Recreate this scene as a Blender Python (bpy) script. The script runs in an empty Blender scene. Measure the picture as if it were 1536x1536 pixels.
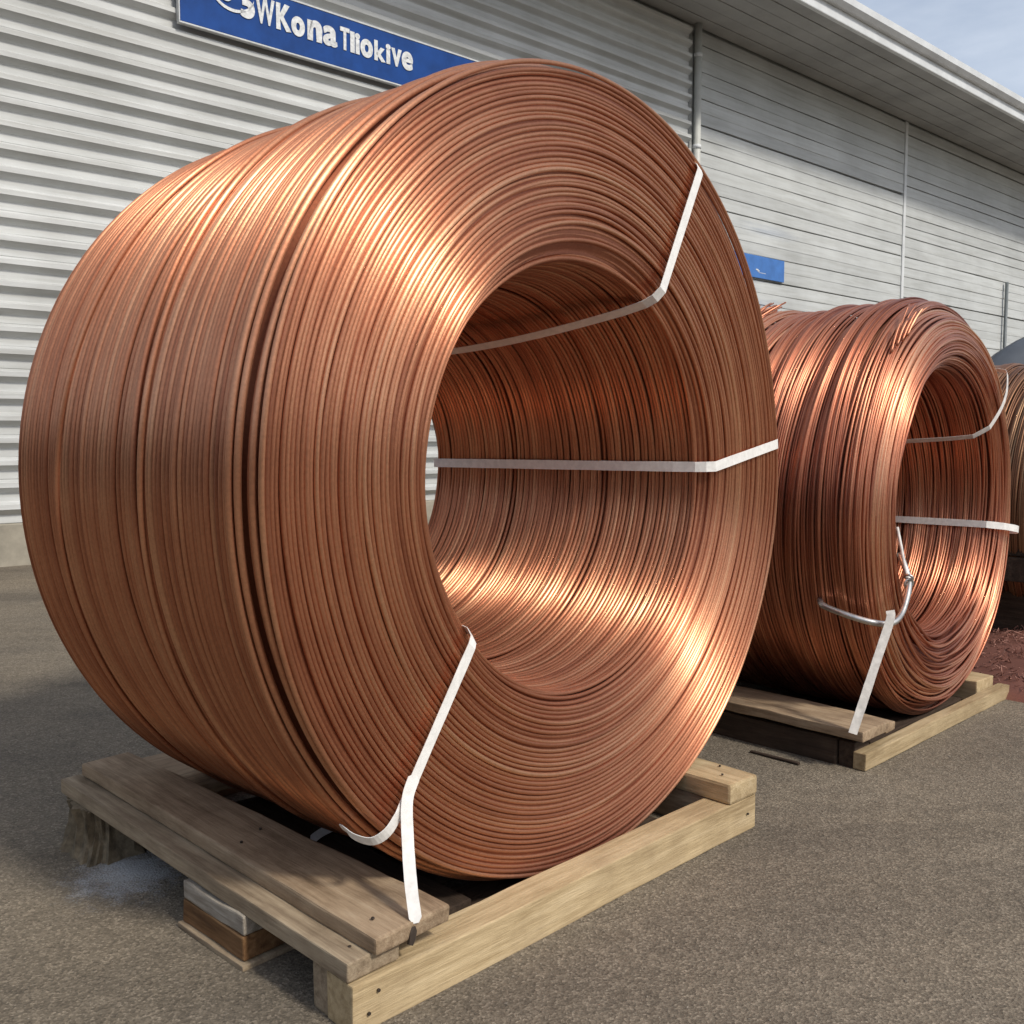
import bpy, bmesh, math, random
import numpy as np
from mathutils import Vector, Matrix, noise as mnoise

# ------------------------------------------------------------------ camera, sky, sun, exposure
scene = bpy.context.scene
COL = scene.collection
R_ = math.radians
rng = np.random.default_rng(11)
random.seed(11)

cam_data = bpy.data.cameras.new("camera")
cam = bpy.data.objects.new("camera", cam_data)
COL.objects.link(cam)
cam.location = (0, 0, 0.98)
cam.rotation_euler = (R_(90 - 4.49), 0, 0)
cam_data.sensor_width = 36
cam_data.lens = 36 * 1460 / 1536
cam_data.clip_start = 0.05
cam_data.clip_end = 3000
scene.camera = cam

SUN_EL = 44.0
SUN_H = Vector((0.73, -0.683)).normalized()
to_sun = Vector((SUN_H.x * math.cos(R_(SUN_EL)), SUN_H.y * math.cos(R_(SUN_EL)), math.sin(R_(SUN_EL))))

world = bpy.data.worlds.new("World")
scene.world = world
world.use_nodes = True
wn, wl = world.node_tree.nodes, world.node_tree.links
wn.clear()
w_out = wn.new("ShaderNodeOutputWorld")
w_bg = wn.new("ShaderNodeBackground")
w_bg.inputs["Strength"].default_value = 0.14
w_sky = wn.new("ShaderNodeTexSky")
w_sky.sky_type = 'NISHITA'
w_sky.sun_disc = False
w_sky.sun_elevation = R_(SUN_EL)
w_sky.sun_rotation = math.atan2(SUN_H.x, SUN_H.y)
w_sky.air_density = 1.0
w_sky.dust_density = 2.5
w_sky.ozone_density = 1.0
# thin high cloud: veils of even grey-white over the whole sky
w_tc = wn.new("ShaderNodeTexCoord")
w_map = wn.new("ShaderNodeMapping")
w_map.inputs["Scale"].default_value = (1.0, 1.0, 3.2)
w_noise = wn.new("ShaderNodeTexNoise")
w_noise.inputs["Scale"].default_value = 2.6
w_noise.inputs["Detail"].default_value = 7
w_noise.inputs["Roughness"].default_value = 0.55
w_ramp = wn.new("ShaderNodeValToRGB")
w_ramp.color_ramp.elements[0].position = 0.36
w_ramp.color_ramp.elements[0].color = (0.12, 0.12, 0.12, 1)
w_ramp.color_ramp.elements[1].position = 0.70
w_ramp.color_ramp.elements[1].color = (0.75, 0.75, 0.75, 1)
w_mix = wn.new("ShaderNodeMix")
w_mix.data_type = 'RGBA'
w_mix.inputs["B"].default_value = (5.6, 6.1, 6.9, 1)
wl.new(w_tc.outputs["Generated"], w_map.inputs["Vector"])
wl.new(w_map.outputs["Vector"], w_noise.inputs["Vector"])
wl.new(w_noise.outputs["Fac"], w_ramp.inputs["Fac"])
wl.new(w_ramp.outputs["Color"], w_mix.inputs["Factor"])
wl.new(w_sky.outputs["Color"], w_mix.inputs["A"])
wl.new(w_mix.outputs["Result"], w_bg.inputs["Color"])
wl.new(w_bg.outputs["Background"], w_out.inputs["Surface"])

sun_data = bpy.data.lights.new("sun", 'SUN')
sun_data.energy = 2.8
sun_data.angle = R_(6.0)
sun_data.color = (1.0, 0.94, 0.84)
sun = bpy.data.objects.new("sun", sun_data)
sun.rotation_euler = to_sun.to_track_quat('Z', 'Y').to_euler()
sun.location = (6, -5, 8)
COL.objects.link(sun)

scene.view_settings.view_transform = 'Standard'
scene.view_settings.look = 'None'
scene.view_settings.gamma = 1.0
scene.view_settings.exposure = 0.0
scene.view_settings.use_curve_mapping = False
scene.render.engine = 'CYCLES'
scene.cycles.max_bounces = 8
scene.cycles.glossy_bounces = 5
scene.cycles.diffuse_bounces = 4
scene.cycles.sample_clamp_indirect = 6.0
scene.cycles.use_denoising = True

# ------------------------------------------------------------------ helpers
def tag(o, label=None, cat=None, group=None, kind=None):
    if label: o["label"] = label
    if cat: o["category"] = cat
    if group: o["group"] = group
    if kind: o["kind"] = kind
    return o

def empty(name, loc, rz=0.0):
    o = bpy.data.objects.new(name, None)
    o.empty_display_size = 0.2
    o.location = loc
    o.rotation_euler = (0, 0, rz)
    COL.objects.link(o)
    return o

def link(name, me, mat=None, parent=None, loc=None, rot=None):
    o = bpy.data.objects.new(name, me)
    COL.objects.link(o)
    if mat is not None and len(me.materials) == 0:
        me.materials.append(mat)
    if parent is not None: o.parent = parent
    if loc is not None: o.location = loc
    if rot is not None: o.rotation_euler = rot
    return o

def mesh_np(name, verts, quads, smooth=True, tone=None):
    """verts (N,3), quads (M,4) numpy -> mesh; tone (N,) optional point attribute"""
    me = bpy.data.meshes.new(name)
    n, m = len(verts), len(quads)
    me.vertices.add(n)
    me.vertices.foreach_set("co", np.ascontiguousarray(verts, dtype=np.float32).ravel())
    me.loops.add(m * 4)
    me.loops.foreach_set("vertex_index", np.ascontiguousarray(quads, dtype=np.int32).ravel())
    me.polygons.add(m)
    me.polygons.foreach_set("loop_start", np.arange(0, m * 4, 4, dtype=np.int32))
    me.polygons.foreach_set("use_smooth", np.full(m, smooth))
    if tone is not None:
        a = me.attributes.new("tone", 'FLOAT', 'POINT')
        a.data.foreach_set("value", np.ascontiguousarray(tone, dtype=np.float32))
    me.update(calc_edges=True)
    me.validate()
    return me

def grid_quads(nu, nv, close_u=False, close_v=False, base=0):
    iu = np.arange(nu if close_u else nu - 1)
    iv = np.arange(nv if close_v else nv - 1)
    U, V = np.meshgrid(iu, iv, indexing='ij')
    U, V = U.ravel(), V.ravel()
    U2, V2 = (U + 1) % nu, (V + 1) % nv
    return np.stack([U * nv + V, U2 * nv + V, U2 * nv + V2, U * nv + V2], 1) + base

def bm_mesh(name, bm, smooth=False):
    bmesh.ops.recalc_face_normals(bm, faces=bm.faces)
    me = bpy.data.meshes.new(name)
    bm.to_mesh(me)
    bm.free()
    if smooth:
        me.polygons.foreach_set("use_smooth", [True] * len(me.polygons))
    return me

def bm_box(bm, x0, x1, y0, y1, z0, z1):
    v = [bm.verts.new(p) for p in ((x0, y0, z0), (x1, y0, z0), (x1, y1, z0), (x0, y1, z0),
                                   (x0, y0, z1), (x1, y0, z1), (x1, y1, z1), (x0, y1, z1))]
    for f in ((0, 1, 2, 3), (4, 5, 6, 7), (0, 1, 5, 4), (1, 2, 6, 5), (2, 3, 7, 6), (3, 0, 4, 7)):
        bm.faces.new([v[i] for i in f])
    return v

def box_mesh(name, x0, x1, y0, y1, z0, z1, bevel=0.0, seg=1):
    bm = bmesh.new()
    bm_box(bm, x0, x1, y0, y1, z0, z1)
    if bevel:
        bmesh.ops.bevel(bm, geom=list(bm.edges), offset=bevel, segments=seg, affect='EDGES', profile=0.5)
    return bm_mesh(name, bm)

def plank_mesh(name, L, W, H, seed, bevel=0.004, rough=0.003, warp=0.004, nseg=10):
    """A sawn plank, length along x from 0, width along y from 0, height from 0: worn arrises, slight warp."""
    r = random.Random(seed)
    bm = bmesh.new()
    bm_box(bm, 0, L, 0, W, 0, H)
    long_edges = [e for e in bm.edges if abs(e.verts[0].co.x - e.verts[1].co.x) > L * 0.5]
    bmesh.ops.subdivide_edges(bm, edges=long_edges, cuts=nseg - 1, use_grid_fill=True)
    bmesh.ops.recalc_face_normals(bm, faces=bm.faces)
    sharp = [e for e in bm.edges if len(e.link_faces) == 2 and e.calc_face_angle(0) > 0.8]
    bmesh.ops.bevel(bm, geom=sharp, offset=bevel, segments=2, affect='EDGES', profile=0.6)
    o = Vector((seed * 3.7 % 17, seed * 1.3 % 11, seed * 0.7))
    for v in bm.verts:
        c = v.co
        n1 = mnoise.noise_vector(c * 9 + o)
        n2 = mnoise.noise_vector(c * 45 + o)
        w = mnoise.noise(Vector((c.x * 1.6, 0, 0)) + o)
        v.co = c + n1 * rough + n2 * rough * 0.5 + Vector((0, w * warp * 0.5, w * warp))
    return bm_mesh(name, bm)

def tube_path(pts, rad, sides=8, up=Vector((0, 0, 1))):
    """open tube along pts (list of Vector) -> verts, quads; capped by collapsing the ends"""
    P = [Vector(p) for p in pts]
    n = len(P)
    rings = []
    t_prev = (P[1] - P[0]).normalized()
    nrm = t_prev.orthogonal().normalized()
    rr = rad if hasattr(rad, '__len__') else [rad] * n
    for i in range(n):
        t = (P[min(i + 1, n - 1)] - P[max(i - 1, 0)]).normalized()
        q = t_prev.rotation_difference(t)
        nrm = (q @ nrm).normalized()
        b = t.cross(nrm)
        t_prev = t
        rings.append([P[i] + (nrm * math.cos(a) + b * math.sin(a)) * rr[i]
                      for a in (2 * math.pi * k / sides for k in range(sides))])
    rings = [[P[0].copy() for _ in range(sides)]] + rings + [[P[-1].copy() for _ in range(sides)]]
    V = np.array([[tuple(v) for v in r] for r in rings]).reshape(-1, 3)
    return V, grid_quads(len(rings), sides, False, True)

def catmull(pts, n=8):
    P = [Vector(p) for p in pts]
    P = [P[0] * 2 - P[1]] + P + [P[-1] * 2 - P[-2]]
    out = []
    for i in range(1, len(P) - 2):
        p0, p1, p2, p3 = P[i - 1:i + 3]
        for k in range(n):
            t = k / n
            out.append(0.5 * ((2 * p1) + (p2 - p0) * t + (2 * p0 - 5 * p1 + 4 * p2 - p3) * t * t
                              + (-p0 + 3 * p1 - 3 * p2 + p3) * t ** 3))
    out.append(P[-2])
    return out

def ribbon_mesh(name, pts, nrms, width, thick=0.0010, crown=0.0, taper=0.0):
    """flat strap along pts; nrms = outward normals; a slightly crowned closed strip"""
    n = len(pts)
    V = []
    prof = [(-0.5, 0), (-0.49, 1), (0, 1), (0.49, 1), (0.5, 0), (0, 0)]
    for i in range(n):
        p = Vector(pts[i])
        t = (Vector(pts[min(i + 1, n - 1)]) - Vector(pts[max(i - 1, 0)])).normalized()
        nr = Vector(nrms[i])
        nr = (nr - t * nr.dot(t)).normalized()
        b = t.cross(nr)
        w = width * (1 + 0.05 * mnoise.noise(p * 30))
        if taper and (i == 0 or i == n - 1): w *= taper
        for (a, h) in prof:
            V.append(tuple(p + b * (a * w) + nr * (h * (thick + crown))))
    k = len(prof)
    V = V[:0] + [tuple(pts[0])] * k + V + [tuple(pts[-1])] * k
    return mesh_np(name, np.array(V), grid_quads(n + 2, k, False, True), smooth=False)

# ------------------------------------------------------------------ materials
def new_mat(name):
    m = bpy.data.materials.new(name)
    m.use_nodes = True
    nt = m.node_tree
    b = nt.nodes["Principled BSDF"]
    return m, nt.nodes, nt.links, b

def N(nodes, typ, **kw):
    n = nodes.new(typ)
    for k, v in kw.items():
        if k in n.inputs: n.inputs[k].default_value = v
        else: setattr(n, k, v)
    return n

def ramp(nodes, stops):
    r = nodes.new("ShaderNodeValToRGB")
    e = r.color_ramp.elements
    while len(e) < len(stops): e.new(0.5)
    for el, (p, c) in zip(e, stops):
        el.position = p
        el.color = (*c, 1) if len(c) == 3 else c
    return r

def mixc(nodes, links, fac, a, b, blend='MIX'):
    m = nodes.new("ShaderNodeMix")
    m.data_type = 'RGBA'
    m.blend_type = blend
    for sock, val in (("Factor", fac), ("A", a), ("B", b)):
        s = [i for i in m.inputs if i.name == sock and (i.type == ('VALUE' if sock == "Factor" else 'RGBA'))][0]
        if hasattr(val, "is_linked") or hasattr(val, "links"): links.new(val, s)
        else: s.default_value = val if sock == "Factor" else ((*val, 1) if len(val) == 3 else val)
    return [o for o in m.outputs if o.type == 'RGBA'][0]

def copper_mat(name, dark, mid, light, rough=0.42, metallic=0.88, aniso=0.0):
    m, n, l, b = new_mat(name)
    at = N(n, "ShaderNodeAttribute", attribute_name="tone")
    tc = N(n, "ShaderNodeTexCoord")
    n1 = N(n, "ShaderNodeTexNoise", Scale=7.0, Detail=6.0, Roughness=0.6)
    n2 = N(n, "ShaderNodeTexNoise", Scale=160.0, Detail=3.0, Roughness=0.6)
    l.new(tc.outputs["Object"], n1.inputs["Vector"])
    l.new(tc.outputs["Object"], n2.inputs["Vector"])
    add = N(n, "ShaderNodeMath", operation='MULTIPLY_ADD')
    l.new(n1.outputs["Fac"], add.inputs[0])
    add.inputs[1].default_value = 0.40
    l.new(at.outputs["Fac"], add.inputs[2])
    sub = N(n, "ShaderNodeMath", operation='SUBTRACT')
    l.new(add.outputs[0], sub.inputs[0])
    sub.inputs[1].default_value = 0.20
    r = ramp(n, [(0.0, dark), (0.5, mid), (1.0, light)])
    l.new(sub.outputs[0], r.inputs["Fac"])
    fr = ramp(n, [(0.3, (0.72, 0.70, 0.70)), (0.65, (1, 1, 1))])
    l.new(n2.outputs["Fac"], fr.inputs["Fac"])
    c = mixc(n, l, 0.6, r.outputs["Color"], fr.outputs["Color"], 'MULTIPLY')
    l.new(c, b.inputs["Base Color"])
    b.inputs["Metallic"].default_value = metallic
    if aniso:       # die-drawn wire: scratches run along the turn
        tg = N(n, "ShaderNodeTangent", direction_type='RADIAL', axis='Y')
        l.new(tg.outputs["Tangent"], b.inputs["Tangent"])
        b.inputs["Anisotropic"].default_value = aniso
        b.inputs["Anisotropic Rotation"].default_value = 0.25
    mr = N(n, "ShaderNodeMapRange")
    l.new(n1.outputs["Fac"], mr.inputs["Value"])
    mr.inputs["From Min"].default_value = 0.25
    mr.inputs["From Max"].default_value = 0.75
    mr.inputs["To Min"].default_value = rough + 0.06
    mr.inputs["To Max"].default_value = rough - 0.03
    l.new(mr.outputs["Result"], b.inputs["Roughness"])
    bp = N(n, "ShaderNodeBump", Strength=0.15, Distance=0.0010)
    l.new(n2.outputs["Fac"], bp.inputs["Height"])
    l.new(bp.outputs["Normal"], b.inputs["Normal"])
    return m

COPPER = copper_mat("copper_wire", (0.30, 0.098, 0.054), (0.59, 0.252, 0.138), (0.78, 0.43, 0.25), rough=0.38, metallic=0.84, aniso=0.90)
COPPER2 = copper_mat("copper_wire_tarnished", (0.28, 0.090, 0.058), (0.64, 0.262, 0.152), (0.88, 0.53, 0.33), rough=0.43, metallic=0.88, aniso=0.75)
COPPER3 = copper_mat("copper_wire_tan", (0.16, 0.075, 0.042), (0.30, 0.155, 0.085), (0.46, 0.29, 0.17), rough=0.46, metallic=0.7)

def wood_mat(name, a, bcol, c, stain=0.5, grain=1.0, tint=None):
    m, n, l, b = new_mat(name)
    tc = N(n, "ShaderNodeTexCoord")
    oi = N(n, "ShaderNodeObjectInfo")
    mp = N(n, "ShaderNodeMapping")
    mp.inputs["Scale"].default_value = (1.6, 22, 22)
    off = N(n, "ShaderNodeVectorMath", operation='SCALE')
    off.inputs[0].default_value = (31.0, 17.0, 23.0)
    l.new(oi.outputs["Random"], off.inputs["Scale"])
    l.new(tc.outputs["Object"], mp.inputs["Vector"])
    l.new(off.outputs["Vector"], mp.inputs["Location"])
    g = N(n, "ShaderNodeTexNoise", Scale=2.2, Detail=8.0, Roughness=0.65, Distortion=0.6)
    l.new(mp.outputs["Vector"], g.inputs["Vector"])
    fine = N(n, "ShaderNodeTexNoise", Scale=9.0, Detail=5.0, Roughness=0.7)
    l.new(mp.outputs["Vector"], fine.inputs["Vector"])
    blot = N(n, "ShaderNodeTexNoise", Scale=6.0, Detail=5.0, Roughness=0.6)
    l.new(tc.outputs["Object"], blot.inputs["Vector"])
    r = ramp(n, [(0.30, a), (0.52, bcol), (0.74, c)])
    l.new(g.outputs["Fac"], r.inputs["Fac"])
    fr = ramp(n, [(0.35, (0.62, 0.58, 0.55)), (0.6, (1, 1, 1))])
    l.new(fine.outputs["Fac"], fr.inputs["Fac"])
    c1 = mixc(n, l, 0.55 * grain, r.outputs["Color"], fr.outputs["Color"], 'MULTIPLY')
    br = ramp(n, [(0.36, (0.42, 0.37, 0.34)), (0.56, (1, 1, 1))])
    l.new(blot.outputs["Fac"], br.inputs["Fac"])
    c2 = mixc(n, l, stain, c1, br.outputs["Color"], 'MULTIPLY')
    val = N(n, "ShaderNodeMapRange")
    l.new(oi.outputs["Random"], val.inputs["Value"])
    val.inputs["To Min"].default_value = 0.85
    val.inputs["To Max"].default_value = 1.12
    hs = N(n, "ShaderNodeHueSaturation")
    l.new(c2, hs.inputs["Color"])
    l.new(val.outputs["Result"], hs.inputs["Value"])
    l.new(hs.outputs["Color"], b.inputs["Base Color"])
    b.inputs["Roughness"].default_value = 0.82
    b.inputs["Specular IOR Level"].default_value = 0.25
    bp = N(n, "ShaderNodeBump", Strength=0.55, Distance=0.004)
    l.new(fine.outputs["Fac"], bp.inputs["Height"])
    l.new(bp.outputs["Normal"], b.inputs["Normal"])
    return m

WOOD_PALE = wood_mat("pale_pine", (0.35, 0.255, 0.137), (0.51, 0.395, 0.232), (0.60, 0.48, 0.30), stain=0.36, grain=0.6)
WOOD_DECK = wood_mat("weathered_board", (0.25, 0.178, 0.112), (0.40, 0.295, 0.192), (0.51, 0.40, 0.275), stain=0.55)
WOOD_GREY = wood_mat("grey_board", (0.22, 0.165, 0.11), (0.36, 0.285, 0.195), (0.47, 0.385, 0.27), stain=0.45)
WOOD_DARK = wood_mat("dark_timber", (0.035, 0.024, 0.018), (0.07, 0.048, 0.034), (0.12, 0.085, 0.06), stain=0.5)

WOOD_BROWN = wood_mat("rusty_brown_block", (0.12, 0.060, 0.026), (0.25, 0.135, 0.060), (0.36, 0.225, 0.115), stain=0.5)
WOOD_WASHED = wood_mat("whitewashed_block", (0.22, 0.185, 0.145), (0.40, 0.36, 0.30), (0.55, 0.51, 0.44), stain=0.6)

def simple_mat(name, col, rough=0.6, metallic=0.0, var=0.25, scale=20.0, bump=0.15, spec=0.5, detail=5.0):
    m, n, l, b = new_mat(name)
    tc = N(n, "ShaderNodeTexCoord")
    ns = N(n, "ShaderNodeTexNoise", Scale=scale, Detail=detail, Roughness=0.62)
    l.new(tc.outputs["Object"], ns.inputs["Vector"])
    r = ramp(n, [(0.3, tuple(c * (1 - var) for c in col)), (0.7, tuple(min(1, c * (1 + var * 0.5)) for c in col))])
    l.new(ns.outputs["Fac"], r.inputs["Fac"])
    l.new(r.outputs["Color"], b.inputs["Base Color"])
    b.inputs["Roughness"].default_value = rough
    b.inputs["Metallic"].default_value = metallic
    b.inputs["Specular IOR Level"].default_value = spec
    if bump:
        bp = N(n, "ShaderNodeBump", Strength=bump, Distance=0.003)
        l.new(ns.outputs["Fac"], bp.inputs["Height"])
        l.new(bp.outputs["Normal"], b.inputs["Normal"])
    return m

STRAP = simple_mat("white_strap", (0.84, 0.83, 0.80), rough=0.45, var=0.14, scale=60, bump=0.2)
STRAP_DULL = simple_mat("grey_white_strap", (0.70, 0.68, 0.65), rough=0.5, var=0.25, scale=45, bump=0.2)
STEEL = simple_mat("galvanised_steel", (0.62, 0.60, 0.57), rough=0.35, metallic=0.9, var=0.3, scale=30)
SIGN_BLUE = simple_mat("sign_blue", (0.010, 0.060, 0.255), rough=0.6, var=0.25, scale=5, bump=0.03, spec=0.2)
TAG_BLUE = simple_mat("tag_blue", (0.05, 0.17, 0.48), rough=0.5, var=0.2, scale=6, bump=0.03)
SIGN_WHITE = simple_mat("sign_lettering", (0.72, 0.74, 0.75), rough=0.5, var=0.35, scale=26, bump=0.0)
SIGN_EDGE = simple_mat("sign_edge", (0.60, 0.62, 0.63), rough=0.45, var=0.15)
TRIM = simple_mat("white_trim", (0.66, 0.68, 0.69), rough=0.5, var=0.15, scale=3, bump=0.05)
SOFFIT = simple_mat("soffit_panel", (0.36, 0.36, 0.355), rough=0.7, var=0.25, scale=1.2, bump=0.05)
PIPE = simple_mat("grey_pipe", (0.52, 0.53, 0.50), rough=0.5, var=0.2, scale=4, bump=0.05)
PLINTH = simple_mat("concrete_plinth", (0.33, 0.30, 0.24), rough=0.9, var=0.35, scale=5, bump=0.3)
POST = simple_mat("dark_post", (0.13, 0.15, 0.16), rough=0.5, var=0.2, scale=6)
TARP = simple_mat("grey_tarpaulin", (0.085, 0.095, 0.11), rough=0.42, var=0.25, scale=5, bump=0.1)
BARK = simple_mat("splintered_log", (0.21, 0.165, 0.105), rough=0.9, var=0.6, scale=38, bump=0.8)
NAIL = simple_mat("dark_iron", (0.06, 0.045, 0.035), rough=0.6, metallic=0.4, var=0.4)
SCRAP = copper_mat("copper_scrap", (0.13, 0.055, 0.040), (0.26, 0.115, 0.085), (0.42, 0.22, 0.17), rough=0.5, metallic=0.35)

def siding_mat(name, base, dirt, stains):
    m, n, l, b = new_mat(name)
    geo = N(n, "ShaderNodeNewGeometry")
    oi = N(n, "ShaderNodeObjectInfo")
    ns = N(n, "ShaderNodeTexNoise", Scale=0.9, Detail=7.0, Roughness=0.62)
    l.new(geo.outputs["Position"], ns.inputs["Vector"])
    mp = N(n, "ShaderNodeMapping")
    mp.inputs["Rotation"].default_value = (0, 0, R_(41.8))
    mp.vector_type = 'TEXTURE'
    l.new(geo.outputs["Position"], mp.inputs["Vector"])
    mp2 = N(n, "ShaderNodeMapping")
    mp2.inputs["Scale"].default_value = (0.5, 0.5, 9.0)
    l.new(mp.outputs["Vector"], mp2.inputs["Vector"])
    st = N(n, "ShaderNodeTexNoise", Scale=2.0, Detail=6.0, Roughness=0.65)
    l.new(mp2.outputs["Vector"], st.inputs["Vector"])
    r = ramp(n, [(0.30, dirt), (0.62, base)])
    l.new(ns.outputs["Fac"], r.inputs["Fac"])
    sr = ramp(n, [(0.32, (0.74, 0.73, 0.70)), (0.58, (1, 1, 1))])
    l.new(st.outputs["Fac"], sr.inputs["Fac"])
    c = mixc(n, l, 0.7, r.outputs["Color"], sr.outputs["Color"], 'MULTIPLY')
    mr = N(n, "ShaderNodeMapRange")
    l.new(oi.outputs["Random"], mr.inputs["Value"])
    mr.inputs["To Min"].default_value = 0.93
    mr.inputs["To Max"].default_value = 1.05
    hs = N(n, "ShaderNodeHueSaturation")
    l.new(c, hs.inputs["Color"])
    l.new(mr.outputs["Result"], hs.inputs["Value"])
    c = hs.outputs["Color"]
    if stains:      # old blue paint smears
        for (p, sx, sz, amt) in stains:
            d = N(n, "ShaderNodeVectorMath", operation='SUBTRACT')
            l.new(geo.outputs["Position"], d.inputs[0])
            d.inputs[1].default_value = p
            s = N(n, "ShaderNodeVectorMath", operation='MULTIPLY')
            l.new(d.outputs["Vector"], s.inputs[0])
            s.inputs[1].default_value = (1 / sx, 1 / sx, 1 / sz)
            ln = N(n, "ShaderNodeVectorMath", operation='LENGTH')
            l.new(s.outputs["Vector"], ln.inputs[0])
            ad = N(n, "ShaderNodeMath", operation='MULTIPLY_ADD')
            l.new(st.outputs["Fac"], ad.inputs[0]); ad.inputs[1].default_value = 2.2
            l.new(ln.outputs["Value"], ad.inputs[2])
            fr = ramp(n, [(0.55, (amt, amt, amt)), (1.0, (0, 0, 0))])
            sc = N(n, "ShaderNodeMath", operation='MULTIPLY')
            l.new(ad.outputs[0], sc.inputs[0]); sc.inputs[1].default_value = 0.5
            l.new(sc.outputs[0], fr.inputs["Fac"])
            c = mixc(n, l, fr.outputs["Color"], c, (0.20, 0.27, 0.42))
    l.new(c, b.inputs["Base Color"])
    b.inputs["Roughness"].default_value = 0.5
    b.inputs["Specular IOR Level"].default_value = 0.4
    bp = N(n, "ShaderNodeBump", Strength=0.12, Distance=0.01)
    l.new(st.outputs["Fac"], bp.inputs["Height"])
    l.new(bp.outputs["Normal"], b.inputs["Normal"])
    return m

# ------------------------------------------------------------------ the ground
def asphalt_mat():
    m, n, l, b = new_mat("asphalt")
    geo = N(n, "ShaderNodeNewGeometry")
    P = geo.outputs["Position"]
    vo = N(n, "ShaderNodeTexVoronoi", Scale=190.0, Randomness=1.0)
    l.new(P, vo.inputs["Vector"])
    n1 = N(n, "ShaderNodeTexNoise", Scale=240.0, Detail=4.0, Roughness=0.75)
    l.new(P, n1.inputs["Vector"])
    n2 = N(n, "ShaderNodeTexNoise", Scale=1.3, Detail=7.0, Roughness=0.6)
    l.new(P, n2.inputs["Vector"])
    n3 = N(n, "ShaderNodeTexNoise", Scale=22.0, Detail=5.0, Roughness=0.65)
    l.new(P, n3.inputs["Vector"])
    hue = ramp(n, [(0.0, (0.085, 0.074, 0.060)), (0.35, (0.165, 0.143, 0.114)), (0.70, (0.225, 0.195, 0.155)), (1.0, (0.40, 0.35, 0.285))])
    sp = N(n, "ShaderNodeSeparateColor")
    l.new(vo.outputs["Color"], sp.inputs["Color"])
    ad = N(n, "ShaderNodeMath", operation='MULTIPLY_ADD')
    l.new(n1.outputs["Fac"], ad.inputs[0]); ad.inputs[1].default_value = 1.3
    mm = N(n, "ShaderNodeMath", operation='MULTIPLY_ADD')
    l.new(sp.outputs[0], mm.inputs[0]); mm.inputs[1].default_value = 0.62; mm.inputs[2].default_value = -0.43
    l.new(mm.outputs[0], ad.inputs[2])
    l.new(ad.outputs[0], hue.inputs["Fac"])
    big = ramp(n, [(0.30, (0.70, 0.70, 0.72)), (0.68, (1.12, 1.09, 1.04))])
    l.new(n2.outputs["Fac"], big.inputs["Fac"])
    c = mixc(n, l, 0.8, hue.outputs["Color"], big.outputs["Color"], 'MULTIPLY')
    midr = ramp(n, [(0.34, (0.74, 0.73, 0.72)), (0.6, (1, 1, 1))])
    l.new(n3.outputs["Fac"], midr.inputs["Fac"])
    c = mixc(n, l, 0.7, c, midr.outputs["Color"], 'MULTIPLY')
    # faint tyre-worn lanes and old damp patches
    tm = N(n, "ShaderNodeMapping")
    tm.inputs["Rotation"].default_value = (0, 0, R_(-43))
    tm.inputs["Scale"].default_value = (0.35, 2.6, 1)
    l.new(P, tm.inputs["Vector"])
    n5 = N(n, "ShaderNodeTexNoise", Scale=1.1, Detail=6.0, Roughness=0.6)
    l.new(tm.outputs["Vector"], n5.inputs["Vector"])
    lane = ramp(n, [(0.36, (0.72, 0.72, 0.73)), (0.55, (1, 1, 1))])
    l.new(n5.outputs["Fac"], lane.inputs["Fac"])
    c = mixc(n, l, 0.75, c, lane.outputs["Color"], 'MULTIPLY')
    c = mixc(n, l, 1.0, c, (1.02, 1.0, 0.955), 'MULTIPLY')
    # spilt white powder beside the pallet's log foot
    d = N(n, "ShaderNodeVectorMath", operation='SUBTRACT')
    l.new(P, d.inputs[0]); d.inputs[1].default_value = (-0.86, 2.12, 0)
    s = N(n, "ShaderNodeVectorMath", operation='MULTIPLY')
    l.new(d.outputs["Vector"], s.inputs[0]); s.inputs[1].default_value = (1 / 0.15, 1 / 0.17, 0)
    ln = N(n, "ShaderNodeVectorMath", operation='LENGTH')
    l.new(s.outputs["Vector"], ln.inputs[0])
    pa = N(n, "ShaderNodeMath", operation='MULTIPLY_ADD')
    l.new(n3.outputs["Fac"], pa.inputs[0]); pa.inputs[1].default_value = 1.6
    l.new(ln.outputs["Value"], pa.inputs[2])
    pb = N(n, "ShaderNodeMath", operation='MULTIPLY_ADD')
    l.new(n1.outputs["Fac"], pb.inputs[0]); pb.inputs[1].default_value = 2.4
    l.new(pa.outputs[0], pb.inputs[2])
    ps = N(n, "ShaderNodeMath", operation='MULTIPLY')
    l.new(pb.outputs[0], ps.inputs[0]); ps.inputs[1].default_value = 0.3
    pr = ramp(n, [(0.66, (0.8, 0.8, 0.8)), (0.86, (0, 0, 0))])
    l.new(ps.outputs[0], pr.inputs["Fac"])
    c = mixc(n, l, pr.outputs["Color"], c, (0.50, 0.51, 0.52))
    l.new(c, b.inputs["Base Color"])
    b.inputs["Roughness"].default_value = 0.88
    b.inputs["Specular IOR Level"].default_value = 0.3
    hmix = N(n, "ShaderNodeMath", operation='MULTIPLY_ADD')
    l.new(n1.outputs["Fac"], hmix.inputs[0]); hmix.inputs[1].default_value = 1.0
    l.new(vo.outputs["Distance"], hmix.inputs[2])
    bp = N(n, "ShaderNodeBump", Strength=0.55, Distance=0.004)
    l.new(hmix.outputs[0], bp.inputs["Height"])
    l.new(bp.outputs["Normal"], b.inputs["Normal"])
    return m

ASPHALT = asphalt_mat()
bm = bmesh.new()
S = 900
gv = [bm.verts.new(p) for p in ((-S, -S, 0), (S, -S, 0), (S, S, 0), (-S, S, 0))]
bm.faces.new(gv)
ground = link("ground", bm_mesh("ground", bm), ASPHALT)
tag(ground, kind="structure")

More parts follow.
